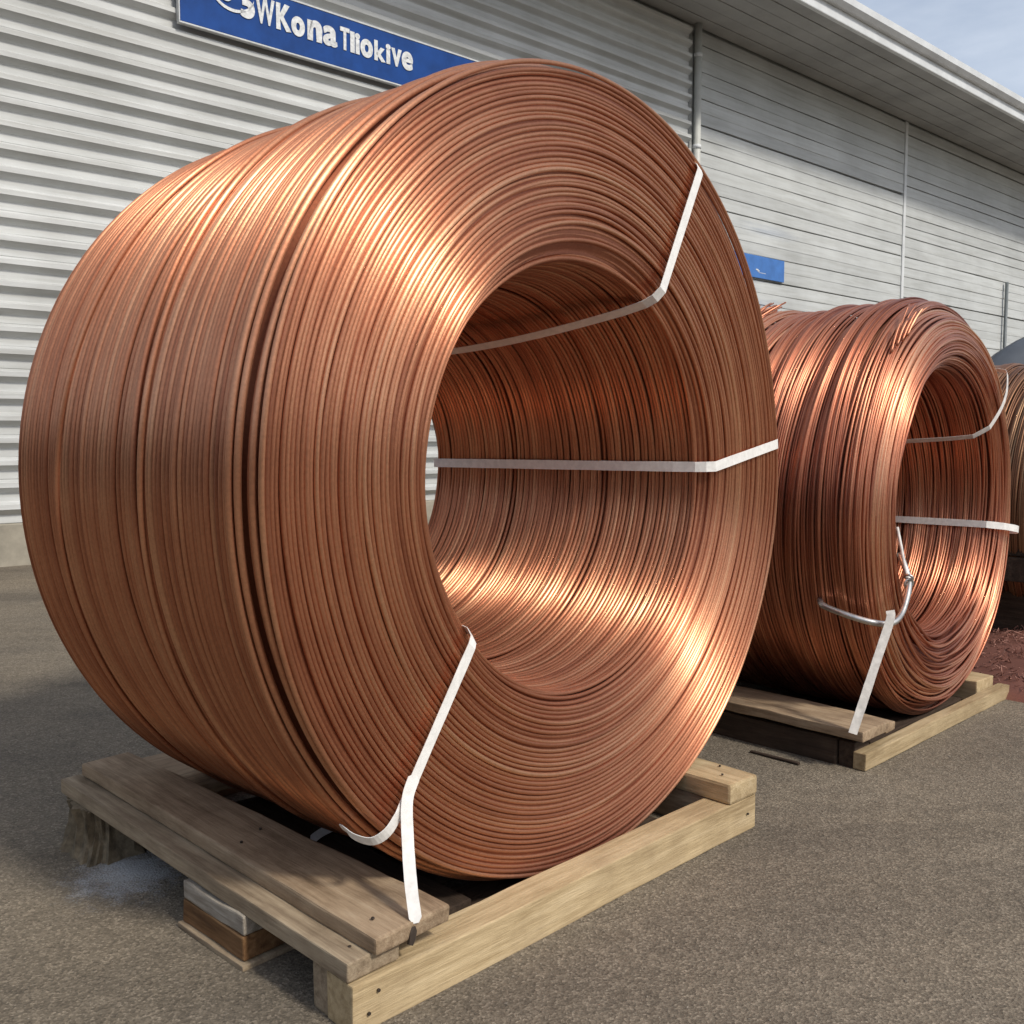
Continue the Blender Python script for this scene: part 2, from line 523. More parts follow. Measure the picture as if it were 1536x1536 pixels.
# loose grit lying on the asphalt
def grit():
    n = 2600
    X = rng.uniform(-2.2, 3.2, n); Y = rng.uniform(1.2, 4.6, n) ** 1.0
    Vs, Fs = [], []
    base = np.array([(1, 0, 0), (0, 1, 0), (-1, 0, 0), (0, -1, 0), (0, 0, 1), (0, 0, -0.6)], float)
    tri = [(0, 1, 4), (1, 2, 4), (2, 3, 4), (3, 0, 4), (1, 0, 5), (2, 1, 5), (3, 2, 5), (0, 3, 5)]
    V, F = [], []
    for i in range(n):
        s = 0.0012 + 0.0022 * rng.random() ** 2
        a = rng.random() * 6.28
        M = np.array([[math.cos(a), -math.sin(a), 0], [math.sin(a), math.cos(a), 0], [0, 0, 0.7]])
        p = (base * (1 + 0.35 * rng.normal(size=(6, 3)))) @ M.T * s + np.array([X[i], Y[i], s * 0.35])
        o = len(V)
        V.extend(map(tuple, p))
        F.extend(tuple(o + k for k in t) for t in tri)
    me = bpy.data.meshes.new("grit")
    me.from_pydata(V, [], F)
    o = link("grit", me, simple_mat("grit_stone", (0.26, 0.225, 0.18), rough=0.9, var=0.7, scale=9, bump=0))
    tag(o, "loose pale grit scattered over the asphalt", "grit", kind="stuff")
grit()

# ------------------------------------------------------------------ the warehouse (wall frame: s along the wall, o out of it, z up)
W_AZ = R_(48.2)
W0 = Vector((-3.839, 7.244, 0))
ware = empty("warehouse", W0, R_(90) - W_AZ)          # local x = along the wall, local -y = out towards the yard
tag(ware, "long pale grey warehouse with ribbed horizontal siding and deep white eave", "building")
SIDE_RIB = siding_mat("ribbed_siding", (0.60, 0.615, 0.61), (0.47, 0.48, 0.47), None)
def wpt(s, z, o=0.0):
    return W0 + Vector((math.sin(W_AZ), math.cos(W_AZ), 0)) * s + Vector((math.cos(W_AZ), -math.sin(W_AZ), 0)) * o + Vector((0, 0, z))
SIDE_LAP = siding_mat("lapped_siding", (0.54, 0.56, 0.555), (0.44, 0.455, 0.45),
                      [(tuple(wpt(9.9, 3.82)), 0.95, 0.12, 0.28), (tuple(wpt(9.6, 2.78)), 0.9, 0.15, 0.5), (tuple(wpt(9.3, 3.05)), 0.6, 0.2, 0.4)])
EAVE = 6.13
PITCH_S = 0.165
Z_BASE = 0.325
NB = int((EAVE - Z_BASE) / PITCH_S)

def profile_board(name, x0, x1, prof, nseg, wob, seed):
    """extrude an (out, z) profile along x with a little waviness; closed behind"""
    xs = np.linspace(x0, x1, nseg + 1)
    pts = prof + [(-0.04, prof[-1][1]), (-0.04, prof[0][1])]
    V = np.zeros((len(xs), len(pts), 3))
    for i, x in enumerate(xs):
        dz = wob * mnoise.noise(Vector((x * 0.7, seed * 3.1, 0)))
        do = wob * 0.8 * mnoise.noise(Vector((x * 0.9, seed * 1.7, 5)))
        for j, (o, z) in enumerate(pts):
            V[i, j] = (x, -(o + (do if o > 0 else 0)), z + dz)
    q = grid_quads(len(xs), len(pts), False, True)
    k = len(pts)
    V = V.reshape(-1, 3)
    V = np.concatenate([np.repeat(V[:k].mean(0)[None], k, 0), V, np.repeat(V[-k:].mean(0)[None], k, 0)])
    return mesh_np(name, V, grid_quads(len(xs) + 2, k, False, True), smooth=False)

p = PITCH_S
RIB_PROF = [(0.004, 0.0), (0.004, 0.060), (0.012, 0.070), (0.052, 0.098), (0.060, 0.104), (0.060, 0.140), (0.054, 0.146), (0.010, 0.160), (0.004, 0.1645)]
BAYS = [(-7.0, 8.13, True), (8.30, 13.80, False), (13.88, 34.0, False)]
for bi, (s0, s1, rib) in enumerate(BAYS):
    shared = [profile_board("siding_board", s0, s1, RIB_PROF, 30, 0.006, 1.0 + k) for k in range(5)] if rib else None
    for k in range(NB):
        z = Z_BASE + k * p
        if rib:
            o = link("siding_board", shared[k % 5], SIDE_RIB, ware, (0, 0, z))
        else:
            gap = 0.003 + 0.006 * rng.random() ** 2
            t = 0.012 + 0.006 * rng.random()
            prof = [(0.003, 0.0), (t, 0.003), (t, p * 0.1), (0.010, p - gap), (0.002, p - gap * 0.6), (0.002, p - 0.001)]
            me = profile_board("siding_board", s0, s1, prof, 14, 0.009, 20 + k * 1.37 + bi * 9)
            o = link("siding_board", me, SIDE_LAP, ware, (0, 0, z))
            o.rotation_euler = (0, rng.normal() * 0.0005, 0)
# backing wall, plinth, trims
link("wall", box_mesh("wall", -7.0, 34.0, 0.06, 0.32, Z_BASE, EAVE + 0.3), SIDE_LAP, ware)
link("plinth", box_mesh("plinth", -7.0, 34.0, -0.035, 0.34, -0.05, Z_BASE - 0.004, 0.01), PLINTH, ware)
link("wall_trim", box_mesh("wall_trim", 13.80, 13.88, -0.035, 0.05, Z_BASE + 0.002, EAVE - 0.01, 0.006), TRIM, ware)
# eave: soffit boards, fascia, roof
OH = 1.30
nb = 6
for k in range(nb):
    y0 = -0.01 - (OH - 0.03) * (k + 1) / nb
    y1 = -0.01 - (OH - 0.03) * k / nb - 0.010
    link("soffit_board", box_mesh("soffit_board", -7.3, 34.2, y0, y1, EAVE + 0.012 * (k % 2) * 0.4, EAVE + 0.05, 0.004), SOFFIT, ware)
link("soffit_backing", box_mesh("soffit_backing", -7.3, 34.2, -OH + 0.03, 0.3, EAVE + 0.055, EAVE + 0.09), SOFFIT, ware)
link("fascia", box_mesh("fascia", -7.35, 34.25, -OH - 0.04, -OH + 0.022, EAVE - 0.03, EAVE + 0.19, 0.012, 2), TRIM, ware)
def gutter():
    prof = [(-OH - 0.15, 0.24), (-OH - 0.145, 0.16), (-OH - 0.10, 0.115), (-OH - 0.044, 0.112), (-OH - 0.044, 0.13), (-OH - 0.09, 0.135), (-OH - 0.125, 0.17), (-OH - 0.13, 0.24)]
    V = np.array([[(x, y, EAVE + z) for (y, z) in prof] for x in (-7.35, 34.25)]).reshape(-1, 3)
    return mesh_np("gutter", V, grid_quads(2, len(prof), False, True), smooth=False)
link("gutter", gutter(), TRIM, ware)
bm = bmesh.new()
rv = [bm.verts.new(v) for v in ((-7.4, -OH - 0.06, EAVE + 0.20), (34.3, -OH - 0.06, EAVE + 0.20), (34.3, 12, EAVE + 3.0), (-7.4, 12, EAVE + 3.0),
                                (-7.4, -OH - 0.06, EAVE + 0.25), (34.3, -OH - 0.06, EAVE + 0.25), (34.3, 12, EAVE + 3.05), (-7.4, 12, EAVE + 3.05))]
for f in ((0, 1, 2, 3), (4, 5, 6, 7), (0, 1, 5, 4), (1, 2, 6, 5), (2, 3, 7, 6), (3, 0, 4, 7)): bm.faces.new([rv[i] for i in f])
link("roof", bm_mesh("roof", bm), PIPE, ware)
# downpipe with clamps
def cyl_mesh(name, r, z0, z1, sides=16, bevel=True):
    zs = [z0, z1]
    V = [(0, 0, z0)] * sides
    for z in zs:
        V += [(r * math.cos(2 * math.pi * i / sides), r * math.sin(2 * math.pi * i / sides), z) for i in range(sides)]
    V += [(0, 0, z1)] * sides
    me = mesh_np(name, np.array(V), grid_quads(4, sides, False, True), smooth=True)
    me.polygons.foreach_set("use_smooth", [sides <= i < 2 * sides for i in range(3 * sides)] if len(me.polygons) == 3 * sides else [False] * len(me.polygons))
    return me
pipe = link("downpipe", cyl_mesh("downpipe", 0.048, 0.12, EAVE - 0.005), PIPE, ware, (8.215, -0.085, 0))
for zc in (1.5, 3.1, 4.6, 5.72):
    link("pipe_clamp", cyl_mesh("pipe_clamp", 0.055, zc, zc + 0.05), TRIM, pipe)

# ------------------------------------------------------------------ the blue sign with its lettering
SG = empty("company_sign", wpt(1.46, 4.305, 0.0), R_(90) - W_AZ)
tag(SG, "long blue sign with white lettering and a swoosh emblem on the ribbed wall", "sign")
link("panel", box_mesh("panel", 0.0, 3.55, -0.115, -0.075, 0.012, 0.452, 0.003), SIGN_BLUE, SG)
link("edge_strip", box_mesh("edge_strip", -0.012, 3.562, -0.119, -0.072, -0.004, 0.0105, 0.002), SIGN_EDGE, SG)
link("edge_strip", box_mesh("edge_strip", -0.012, 3.562, -0.119, -0.072, 0.4535, 0.468, 0.002), SIGN_EDGE, SG)
link("edge_strip", box_mesh("edge_strip", -0.012, -0.0015, -0.119, -0.072, 0.012, 0.452, 0.002), SIGN_EDGE, SG)
def letter(ch, x, z, w, h, bold=0.012):
    cu = bpy.data.curves.new("letter", 'FONT')
    cu.body = ch
    cu.size = 1.0
    cu.offset = 0.0
    cu.extrude = 0.0
    tmp = bpy.data.objects.new("tmp", cu)
    COL.objects.link(tmp)
    dg = bpy.context.evaluated_depsgraph_get()
    dg.update()
    me = bpy.data.meshes.new_from_object(tmp.evaluated_get(dg))
    bpy.data.objects.remove(tmp)
    bpy.data.curves.remove(cu)
    n = len(me.vertices)
    co = np.zeros(n * 3); me.vertices.foreach_get("co", co); co = co.reshape(-1, 3)
    lo, hi = co[:, :2].min(0), co[:, :2].max(0)
    faces = [tuple(f.vertices) for f in me.polygons]
    bpy.data.meshes.remove(me)
    c = (co[:, :2] - lo) / (hi - lo)
    bm = bmesh.new()
    vs = [bm.verts.new((x + c[i, 0] * w, 0, z + c[i, 1] * h)) for i in range(n)]
    for f in faces:
        try: bm.faces.new([vs[i] for i in f])
        except ValueError: pass
    bmesh.ops.remove_doubles(bm, verts=bm.verts, dist=1e-5)
    # embolden by pushing the outline outwards, then give the letter a thickness
    for _ in range(1):
        moves = {}
        for e in bm.edges:
            if len(e.link_faces) == 1:
                f = e.link_faces[0]
                mid = (e.verts[0].co + e.verts[1].co) / 2
                d = (e.verts[1].co - e.verts[0].co)
                nn = Vector((d.z, 0, -d.x))
                if nn.length < 1e-7: continue
                nn.normalize()
                if nn.dot(f.calc_center_median() - mid) > 0: nn = -nn
                for v in e.verts: moves[v] = moves.get(v, Vector()) + nn
        for v, d in moves.items():
            if d.length > 1e-6: v.co += d.normalized() * bold
    r = bmesh.ops.extrude_face_region(bm, geom=list(bm.faces))
    for v in [g for g in r["geom"] if isinstance(g, bmesh.types.BMVert)]: v.co.y -= 0.006
    return link("letter", bm_mesh("letter", bm), SIGN_WHITE, SG, (0, -0.1165, 0))
for (ch, x, z, w, h, bo) in [("5", 0.60, 0.205, 0.105, 0.205, .014), ("W", 0.735, 0.195, 0.165, 0.205, .010), ("K", 0.935, 0.195, 0.120, 0.200, .016),
                            ("o", 1.085, 0.187, 0.105, 0.140, .014), ("n", 1.245, 0.187, 0.120, 0.150, .018), ("a", 1.405, 0.185, 0.125, 0.150, .013),
                            ("T", 1.580, 0.185, 0.085, 0.185, .010), ("l", 1.690, 0.185, 0.030, 0.170, .012), ("i", 1.745, 0.185, 0.030, 0.165, .012),
                            ("o", 1.805, 0.183, 0.110, 0.140, .013), ("k", 1.955, 0.182, 0.105, 0.165, .012), ("i", 2.090, 0.182, 0.030, 0.160, .012),
                            ("v", 2.150, 0.182, 0.100, 0.145, .012), ("e", 2.275, 0.182, 0.105, 0.145, .013)]:
    letter(ch, x * 0.985 - 0.055, z - 0.008, w, h, bo)
# emblem: a crescent swoosh round a small curl
def arc_strip(name, cx, cz, a, b_, t0, t1, wmax, n=40, wmin=0.0):
    V = []
    for i in range(n + 1):
        f = i / n
        t = R_(t0 + (t1 - t0) * f)
        w = wmin + (wmax - wmin) * math.sin(math.pi * f) ** 0.8
        for s in (-0.5, 0.5):
            for y in (0, -0.006):
                V.append((cx + (a + s * w) * math.cos(t), y, cz + (b_ + s * w) * math.sin(t)))
    V = np.array(V).reshape(n + 1, 4, 3)[:, [0, 1, 3, 2], :].reshape(-1, 3)
    return mesh_np(name, V, grid_quads(n + 1, 4, False, True), smooth=False)
link("emblem", arc_strip("emblem", 0.46, 0.365, 0.190, 0.150, 168, 352, 0.026), SIGN_WHITE, SG, (0, -0.1165, 0))
link("emblem", arc_strip("emblem", 0.375, 0.370, 0.036, 0.052, 40, 400, 0.030, wmin=0.022), SIGN_WHITE, SG, (0, -0.1165, 0))
link("emblem", arc_strip("emblem", 0.382, 0.345, 0.058, 0.062, 255, 385, 0.034), SIGN_WHITE, SG, (0, -0.1200, 0))

# small blue plate further along
TG = empty("wall_plate", wpt(9.10, 3.15), R_(90) - W_AZ)
tag(TG, "small scuffed blue plate on the wall between the two copper coils", "plate")
link("panel", box_mesh("panel", 0, 1.20, -0.052, -0.036, 0, 0.30, 0.003), TAG_BLUE, TG)
bm = bmesh.new()
for (a, b_, c, d) in ((0.50, 0.100, 0.56, 0.118), (0.54, 0.085, 0.585, 0.104), (0.57, 0.070, 0.74, 0.076)):
    bm_box(bm, a, c, -0.055, -0.0525, b_ if b_ > 0 else 0.01, d if d < 0.3 else 0.29)
link("scuff_mark", bm_mesh("scuff_mark", bm), SIGN_WHITE, TG)

# thin dark post in front of the far wall
PO = wpt(17.95, 0, 0.075)
post = empty("thin_post", PO)
tag(post, "thin dark metal post in front of the wall beyond the second coil", "post")
link("pole", cyl_mesh("pole", 0.032, 0.0, 3.94, 10), POST, post)
link("base_plate", box_mesh("base_plate", -0.05, 0.05, -0.05, 0.03, 0, 0.02, 0.004), POST, post)

# ------------------------------------------------------------------ wire coils
def harm(n_h, amp, seed, fall=1.0):
    r = np.random.default_rng(seed)
    return [(h, amp / h ** fall * r.normal(), r.uniform(0, 2 * math.pi)) for h in range(1, n_h + 1)]
def hval(hs, th, dph=0.0):
    v = np.zeros_like(th)
    for (h, a, ph) in hs: v += a * np.cos(h * th + ph + dph * h)
    return v

def ring_wire(th, Rr, Y, rad, sides, cz=0.0, cx=0.0):
    """closed turn of wire round the local y axis: radius Rr(th), axial Y(th) -> verts, quads"""
    ph = np.linspace(0, 2 * math.pi, sides, endpoint=False)
    rr = Rr[:, None] + rad * np.cos(ph)[None, :]
    yy = Y[:, None] + rad * np.sin(ph)[None, :]
    X = rr * np.cos(th)[:, None] + cx
    Z = rr * np.sin(th)[:, None] + cz
    V = np.stack([X, yy, Z], -1).reshape(-1, 3)
    return V, grid_quads(len(th), sides, True, True)

def lathe(name, prof, seg, cz):
    th = np.linspace(0, 2 * math.pi, seg, endpoint=False)
    V = np.array([[(r * math.cos(t), y, r * math.sin(t) + cz) for (r, y) in prof] for t in th]).reshape(-1, 3)
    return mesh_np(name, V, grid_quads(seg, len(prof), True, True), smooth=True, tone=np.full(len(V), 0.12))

C1 = Vector((0.179, 2.100, 0.885)); AZ1 = 0.7331
R1, HOLE1, L1 = 0.8546, 0.463, 0.896
coil1 = empty("copper_wire_coil", (C1.x, C1.y, C1.z - R1), math.pi / 2 - AZ1)
tag(coil1, "huge neatly wound copper wire coil lying on its side in the foreground", "wire coil", "copper wire coils in the yard")
WR = 0.0058
NSEG = 176
th = np.linspace(0, 2 * math.pi, NSEG, endpoint=False)
def side_r(y):
    r = R1 + 0.003 * math.sin(y * 7.0 + 0.5) * min(1, y / 0.2) + 0.004 * min(1, y / L1)
    r -= 0.021 * math.exp(-((y - 0.034) / 0.011) ** 2)
    r += 0.006 * math.exp(-((y - 0.066) / 0.009) ** 2)
    r -= 0.010 * math.exp(-((y - 0.43) / 0.010) ** 2)
    r -= 0.004 * math.exp(-((y - 0.25) / 0.006) ** 2)
    r -= 0.030 * max(0, (y - L1 + 0.05) / 0.05) ** 2
    return r
def face_y(r):
    t = (r - HOLE1) / (R1 - HOLE1)
    y = 0.004
    y += 0.040 * max(0, 1 - t / 0.16) ** 2
    y -= 0.004 * max(0, (t - 0.90) / 0.10)
    return y
def inner_r(y):
    r = HOLE1 - 0.092 * (y / L1) ** 1.2
    r += 0.012 * math.exp(-((y - 0.30) / 0.010) ** 2) + 0.014 * math.exp(-((y - 0.60) / 0.012) ** 2)
    r += 0.005 * math.sin(y * 13)
    return r
wid = 0
def add_wire(parent, Rr, Y, rad, tone, cz=R1, mat=COPPER):
    global wid
    V, q = ring_wire(th, Rr, Y, rad, 8, cz)
    tn = tone + 0.05 * np.cos(3 * th + wid) + 0.04 * np.cos(7 * th + wid * 2.1)
    me = mesh_np("wire_turn", V, q, tone=np.repeat(tn, 8))
    link("wire_turn", me, mat, parent)
    wid += 1
def jit():
    x = rng.random()
    return 0.0030 * rng.random() if x < 0.14 else (-0.0034 * rng.random() if x < 0.28 else 0.0009 * rng.normal())
shA, shB = harm(6, 0.0016, 3), harm(6, 0.0024, 4)
walk = 0.0
y = 0.024
while y < L1:                                           # the outer layer
    walk += rng.normal() * 0.05
    own = harm(8, 0.0008, 100 + wid, 0.7)
    own2 = harm(8, 0.0010, 900 + wid, 0.7)
    Rr = side_r(y) + jit() * 0.7 + hval(own, th) * 0.6 + hval(shA, th, walk) * 0.5 - WR
    Y = y + hval(own2, th) * 0.8 + hval(shB, th, walk)
    add_wire(coil1, Rr, Y, 0.0061 * (0.96 + 0.08 * rng.random()), 0.50 + 0.13 * rng.normal())
    y += 0.0134 + 0.0004 * rng.normal()
shA, shB = harm(6, 0.0036, 13), harm(6, 0.0030, 14)
walk = 0.0
r = HOLE1 + 0.007
while r < R1 - 0.004:                                   # the end face
    walk += rng.normal() * 0.06
    own = harm(9, 0.0011, 300 + wid, 0.7)
    own2 = harm(9, 0.0014, 1300 + wid, 0.7)
    amp = 1.0 + 0.7 * np.clip(np.sin(th), 0, 1)
    Rr = r + (hval(own, th) * 0.8 + hval(shA, th, walk) * 0.8) * amp
    Y = face_y(r) - jit() * 1.1 + hval(own2, th) * 0.9 + hval(shB, th, walk) * 0.5 + WR
    add_wire(coil1, Rr, Y, 0.0047 * (0.94 + 0.16 * rng.random()), 0.52 + 0.13 * rng.normal())
    r += 0.0098 + 0.0005 * rng.normal()
shA, shB = harm(6, 0.004, 23), harm(6, 0.005, 24)
walk = 0.0
y = 0.040
while y < L1 - 0.01:                                    # the lining of the eye
    walk += rng.normal() * 0.06
    own = harm(9, 0.0012, 500 + wid, 0.7)
    own2 = harm(9, 0.0016, 1500 + wid, 0.7)
    Rr = inner_r(y) - jit() * 0.7 + hval(own, th) * 0.7 + hval(shA, th, walk) * 0.5 + WR
    Y = y + hval(own2, th) + hval(shB, th, walk)
    add_wire(coil1, Rr, Y, 0.0051 * (0.94 + 0.16 * rng.random()), 0.50 + 0.14 * rng.normal())
    y += 0.0108 + 0.0005 * rng.normal()
# a few turns that wander over their neighbours
for k in range(3):
    y0 = rng.uniform(0.12, L1 - 0.1)
    Y = y0 + 0.030 * np.cos(th + rng.uniform(0, 6.28)) + 0.008 * np.cos(3 * th + k)
    Rr = np.array([side_r(v) for v in Y]) + 0.0035
    add_wire(coil1, Rr, Y, WR * 0.95, 0.55 + 0.1 * rng.normal())
# the packed turns underneath, seen only between the outer ones
d = 0.008
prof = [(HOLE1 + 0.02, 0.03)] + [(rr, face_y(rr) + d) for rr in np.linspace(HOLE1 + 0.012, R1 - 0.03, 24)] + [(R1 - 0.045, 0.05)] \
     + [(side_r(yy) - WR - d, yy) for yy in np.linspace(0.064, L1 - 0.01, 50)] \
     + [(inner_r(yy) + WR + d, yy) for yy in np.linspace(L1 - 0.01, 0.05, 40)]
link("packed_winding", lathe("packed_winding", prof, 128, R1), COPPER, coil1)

# ---------- second coil: loose, slumped bundles
C2 = Vector((1.513, 3.312, 0.715)); AZ2 = 0.751
R2, HOLE2, L2, ZO2 = 0.699, 0.452, 0.95, 0.040
coil2 = empty("copper_wire_coil", (C2.x, C2.y, C2.z - R2), math.pi / 2 - AZ2)
tag(coil2, "loosely wound copper coil with slumped, twisted bundles on the farther pallet", "wire coil", "copper wire coils in the yard")
th2 = np.linspace(0, 2 * math.pi, 128, endpoint=False)
def bundle(name, parent, wires, mat, sides=6, th_=th2):
    Vs, Qs, Ts, base = [], [], [], 0
    for (Rr, Y, rad, tone, cz, cx) in wires:
        V, q = ring_wire(th_, Rr, Y, rad, sides, cz, cx)
        Vs.append(V); Qs.append(q + base); base += len(V)
        tn = tone + 0.08 * np.cos(2 * th_ + tone * 40) + 0.06 * np.cos(5 * th_ + tone * 70)
        Ts.append(np.repeat(tn, sides))
    o = link(name, mesh_np(name, np.concatenate(Vs), np.concatenate(Qs), tone=np.concatenate(Ts)), mat, parent)
    tag(o, kind="stuff")
    return o
def floor_clip(Rr, cz, zmin=0.0):
    return Rr
def loose_coil(parent, RO, RI, L, zo, mat, seed, wr=0.0036, nbun=12, twist=0.05, nw=22):
    g = np.random.default_rng(seed)
    cz = RO
    n_u = int((L - 0.08) / (wr * 2.2))
    for part in range(3):                                    # turns lying under the loose bundles
        ws = []
        for i in range(part * n_u // 3, (part + 1) * n_u // 3):
            Y = 0.06 + (L - 0.08) * (i + 0.5) / n_u + hval(harm(5, 0.003, seed * 411 + i, 0.6), th2)
            Rr = RO - 0.034 + hval(harm(5, 0.002, seed * 511 + i, 0.6), th2) + 0.002 * g.normal()
            ws.append((Rr, Y, wr * 1.25, float(np.clip(0.3 + 0.15 * g.normal(), 0.02, 1)), cz, 0))
        bundle("wire_bundle", parent, ws, mat)
    for k in range(nbun):
        yc = 0.05 + (L - 0.10) * (k + 0.5) / nbun
        wdt = (L - 0.08) / nbun * g.uniform(1.05, 1.6)
        tilt = twist * g.normal() * 0.7
        ph = g.uniform(0, 6.28)
        ph2 = g.uniform(0, 6.28)
        bulge = 0.034 * g.random() * np.clip(np.sin(th2 + g.normal() * 0.35), 0, 1) ** 2
        hs = harm(5, 0.008, seed * 31 + k)
        hy = harm(4, 0.010, seed * 61 + k)
        tb = 0.48 + 0.20 * g.normal()
        ws = []
        for i in range(nw):
            f = (i + 0.5) / nw - 0.5
            tw = 0.7 * np.sin(th2 + ph2)                      # the bundle rolls as it goes round
            Y = yc + wdt * f * (1 + 0.30 * np.cos(2 * th2 + ph)) + tilt * np.cos(th2 + ph) + hval(hy, th2) * 0.6 + hval(harm(6, 0.0022, seed * 977 + k * 37 + i, 0.6), th2)
            crown = 0.024 * (1 - (2 * (f + 0.18 * tw)) ** 2)
            Rr = RO - 0.026 + crown + bulge + hval(hs, th2) * 0.5 + hval(harm(6, 0.0014, seed * 577 + k * 31 + i, 0.6), th2) + 0.0015 * g.normal()
            Rr = np.where(np.sin(th2) < -0.85, np.minimum(Rr, RO - 0.004), Rr)
            Y = np.maximum(Y, 0.012 + 0.002 * i)
            ws.append((Rr, Y, wr * g.uniform(0.85, 1.2), float(np.clip(tb + 0.10 * g.normal(), 0.02, 1)), cz, 0))
        bundle("wire_bundle", parent, ws, mat)
    # the end face: rings that shift down with the slump
    nr = 40
    sh1, sh2 = harm(6, 0.006, seed * 7), harm(6, 0.006, seed * 9)
    wk = 0.0
    for part in range(5):
        ws = []
        tb = 0.52 + 0.13 * g.normal()
        for i in range(part * nr // 5, (part + 1) * nr // 5):
            wk += 0.12 * g.normal()
            t = (i + 0.5) / nr
            rr = RI + (RO - 0.012 - RI) * t
            dome = -0.030 * math.sin(math.pi * min(1, t * 1.05)) + 0.03 * max(0, (t - 0.8) / 0.2) ** 2 + 0.035 * max(0, 1 - t / 0.2) ** 2
            amp = 1.0 + 1.0 * np.clip(-np.sin(th2), 0, 1)
            Rr = rr + (hval(harm(7, 0.0016, seed * 131 + i, 0.5), th2) + hval(sh1, th2, wk) * 0.5) * amp
            Y = 0.035 + dome + (hval(harm(7, 0.0024, seed * 231 + i, 0.5), th2) + hval(sh2, th2, wk) * 0.5) * amp + 0.002 * g.normal()
            ws.append((Rr, Y, wr * g.uniform(1.0, 1.35), float(np.clip(tb + 0.13 * g.normal(), 0.02, 1)), cz + zo * (1 - t), 0))
        bundle("wire_bundle", parent, ws, mat)
    # the eye
    ny = 9
    for k in range(ny):
        ws = []
        yc = 0.06 + (L - 0.1) * (k + 0.5) / ny
        tb = 0.44 + 0.15 * g.normal()
        tilt = 0.02 * g.normal(); ph = g.uniform(0, 6.28)
        for i in range(14):
            f = (i + 0.5) / 14 - 0.5
            Y = yc + f * (L - 0.1) / ny * 1.2 + tilt * np.cos(th2 + ph) + hval(harm(6, 0.002, seed * 77 + k * 37 + i, 0.6), th2)
            Rr = RI + 0.004 + 0.018 * (2 * f) ** 2 + hval(harm(6, 0.0018, seed * 57 + k * 31 + i, 0.6), th2)
            ws.append((Rr, Y, wr * g.uniform(0.95, 1.3), float(np.clip(tb + 0.10 * g.normal(), 0.02, 1)), cz + zo * (1 - 0.5 * k / ny), 0))
        bundle("wire_bundle", parent, ws, mat)
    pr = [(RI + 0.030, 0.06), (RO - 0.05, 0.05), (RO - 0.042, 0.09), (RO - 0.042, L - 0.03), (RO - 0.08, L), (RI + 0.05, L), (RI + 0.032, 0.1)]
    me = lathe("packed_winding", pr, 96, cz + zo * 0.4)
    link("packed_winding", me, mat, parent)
loose_coil(coil2, R2, HOLE2, L2, ZO2, COPPER2, 5)

# loose ends sticking out of the top of the second coil
def tufts(parent, specs, mat, RO, seed):
    g = np.random.default_rng(seed)
    for (ang, y0, n, ln, rise, fan, dirn) in specs:
        Vs, Qs, Ts, base = [], [], [], 0
        for i in range(n):
            k = (i / max(1, n - 1) - 0.5) + 0.05 * g.normal()
            a0 = R_(ang) + 0.05 * g.normal()
            l_ = ln * g.uniform(0.65, 1.1)
            rs = rise * g.uniform(0.3, 1.1)
            r0 = RO - 0.004 + 0.012 * g.random()
            pts = []
            for f in np.linspace(0, 1, 9):
                aa = a0 + dirn * f * l_ / RO
                rr = r0 + rs * f ** 2.2 + 0.012 * math.sin(f * 3.1)
                pts.append((rr * math.cos(aa), y0 + k * (0.03 + fan * f ** 1.5), RO + rr * math.sin(aa)))
            V, q = tube_path(pts, [0.0040] * 7 + [0.0036, 0.003], 6)
            Vs.append(V); Qs.append(q + base); base += len(V)
            Ts.append(np.full(len(V), float(np.clip(0.5 + 0.15 * g.normal(), 0, 1))))
        o = link("loose_wire_ends", mesh_np("loose_wire_ends", np.concatenate(Vs), np.concatenate(Qs), tone=np.concatenate(Ts)), mat, parent)
        tag(o, kind="stuff")
tufts(coil2, [(125, 0.66, 46, 0.34, 0.060, 0.10, -1), (120, 0.86, 46, 0.30, 0.055, 0.12, -1), (128, 0.04, 8, 0.16, 0.045, 0.03, -1), (75, 0.78, 36, 0.34, 0.04, 0.10, 1)], COPPER2, R2, 8)

# ---------- third coil, mostly hidden behind the second
C3 = Vector((2.93, 4.62, 0.665)); R3 = 0.65
coil3 = empty("copper_wire_coil", (C3.x, C3.y, C3.z - R3), math.pi / 2 - 0.76)
tag(coil3, "dull tan wire coil almost hidden behind the loosely wound coil", "wire coil", "copper wire coils in the yard")
loose_coil(coil3, R3, 0.44, 0.95, 0.03, COPPER3, 9, wr=0.005, nbun=8, nw=14)

# ------------------------------------------------------------------ pallets
P1 = empty("timber_pallet", (-0.259, 1.516, 0), math.atan2(0.7037, 0.7105))
tag(P1, "broken timber pallet with pale front beam under the huge foreground coil", "pallet", "timber pallets")
def plank(parent, name, u0, a0, z0, L, W, H, axis, mat, seed, **kw):
    me = plank_mesh(name, L, W, H, seed, **kw)
    if axis == 'u':
        return link(name, me, mat, parent, (u0, a0, z0))
    return link(name, me, mat, parent, (u0 + W, a0, z0), (0, 0, math.pi / 2))
plank(P1, "front_beam", 0.0, 0.0, 0.0, 1.225, 0.076, 0.085, 'u', WOOD_PALE, 3, bevel=0.003, rough=0.0015, warp=0.002, nseg=14)
plank(P1, "corner_block", 0.004, 0.079, 0.0, 0.115, 0.045, 0.083, 'u', WOOD_GREY, 4)
o = plank(P1, "ledge_board", -0.004, 0.012, 0.087, 1.130, 0.110, 0.034, 'a', WOOD_GREY, 5, bevel=0.003, rough=0.002, nseg=14)
o.rotation_euler = (0, R_(-1.7), math.pi / 2 + R_(2.1))
o = plank(P1, "deck_board", 0.042, 0.000, 0.1235, 1.12, 0.168, 0.032, 'a', WOOD_DECK, 6, bevel=0.005, rough=0.003, nseg=14)
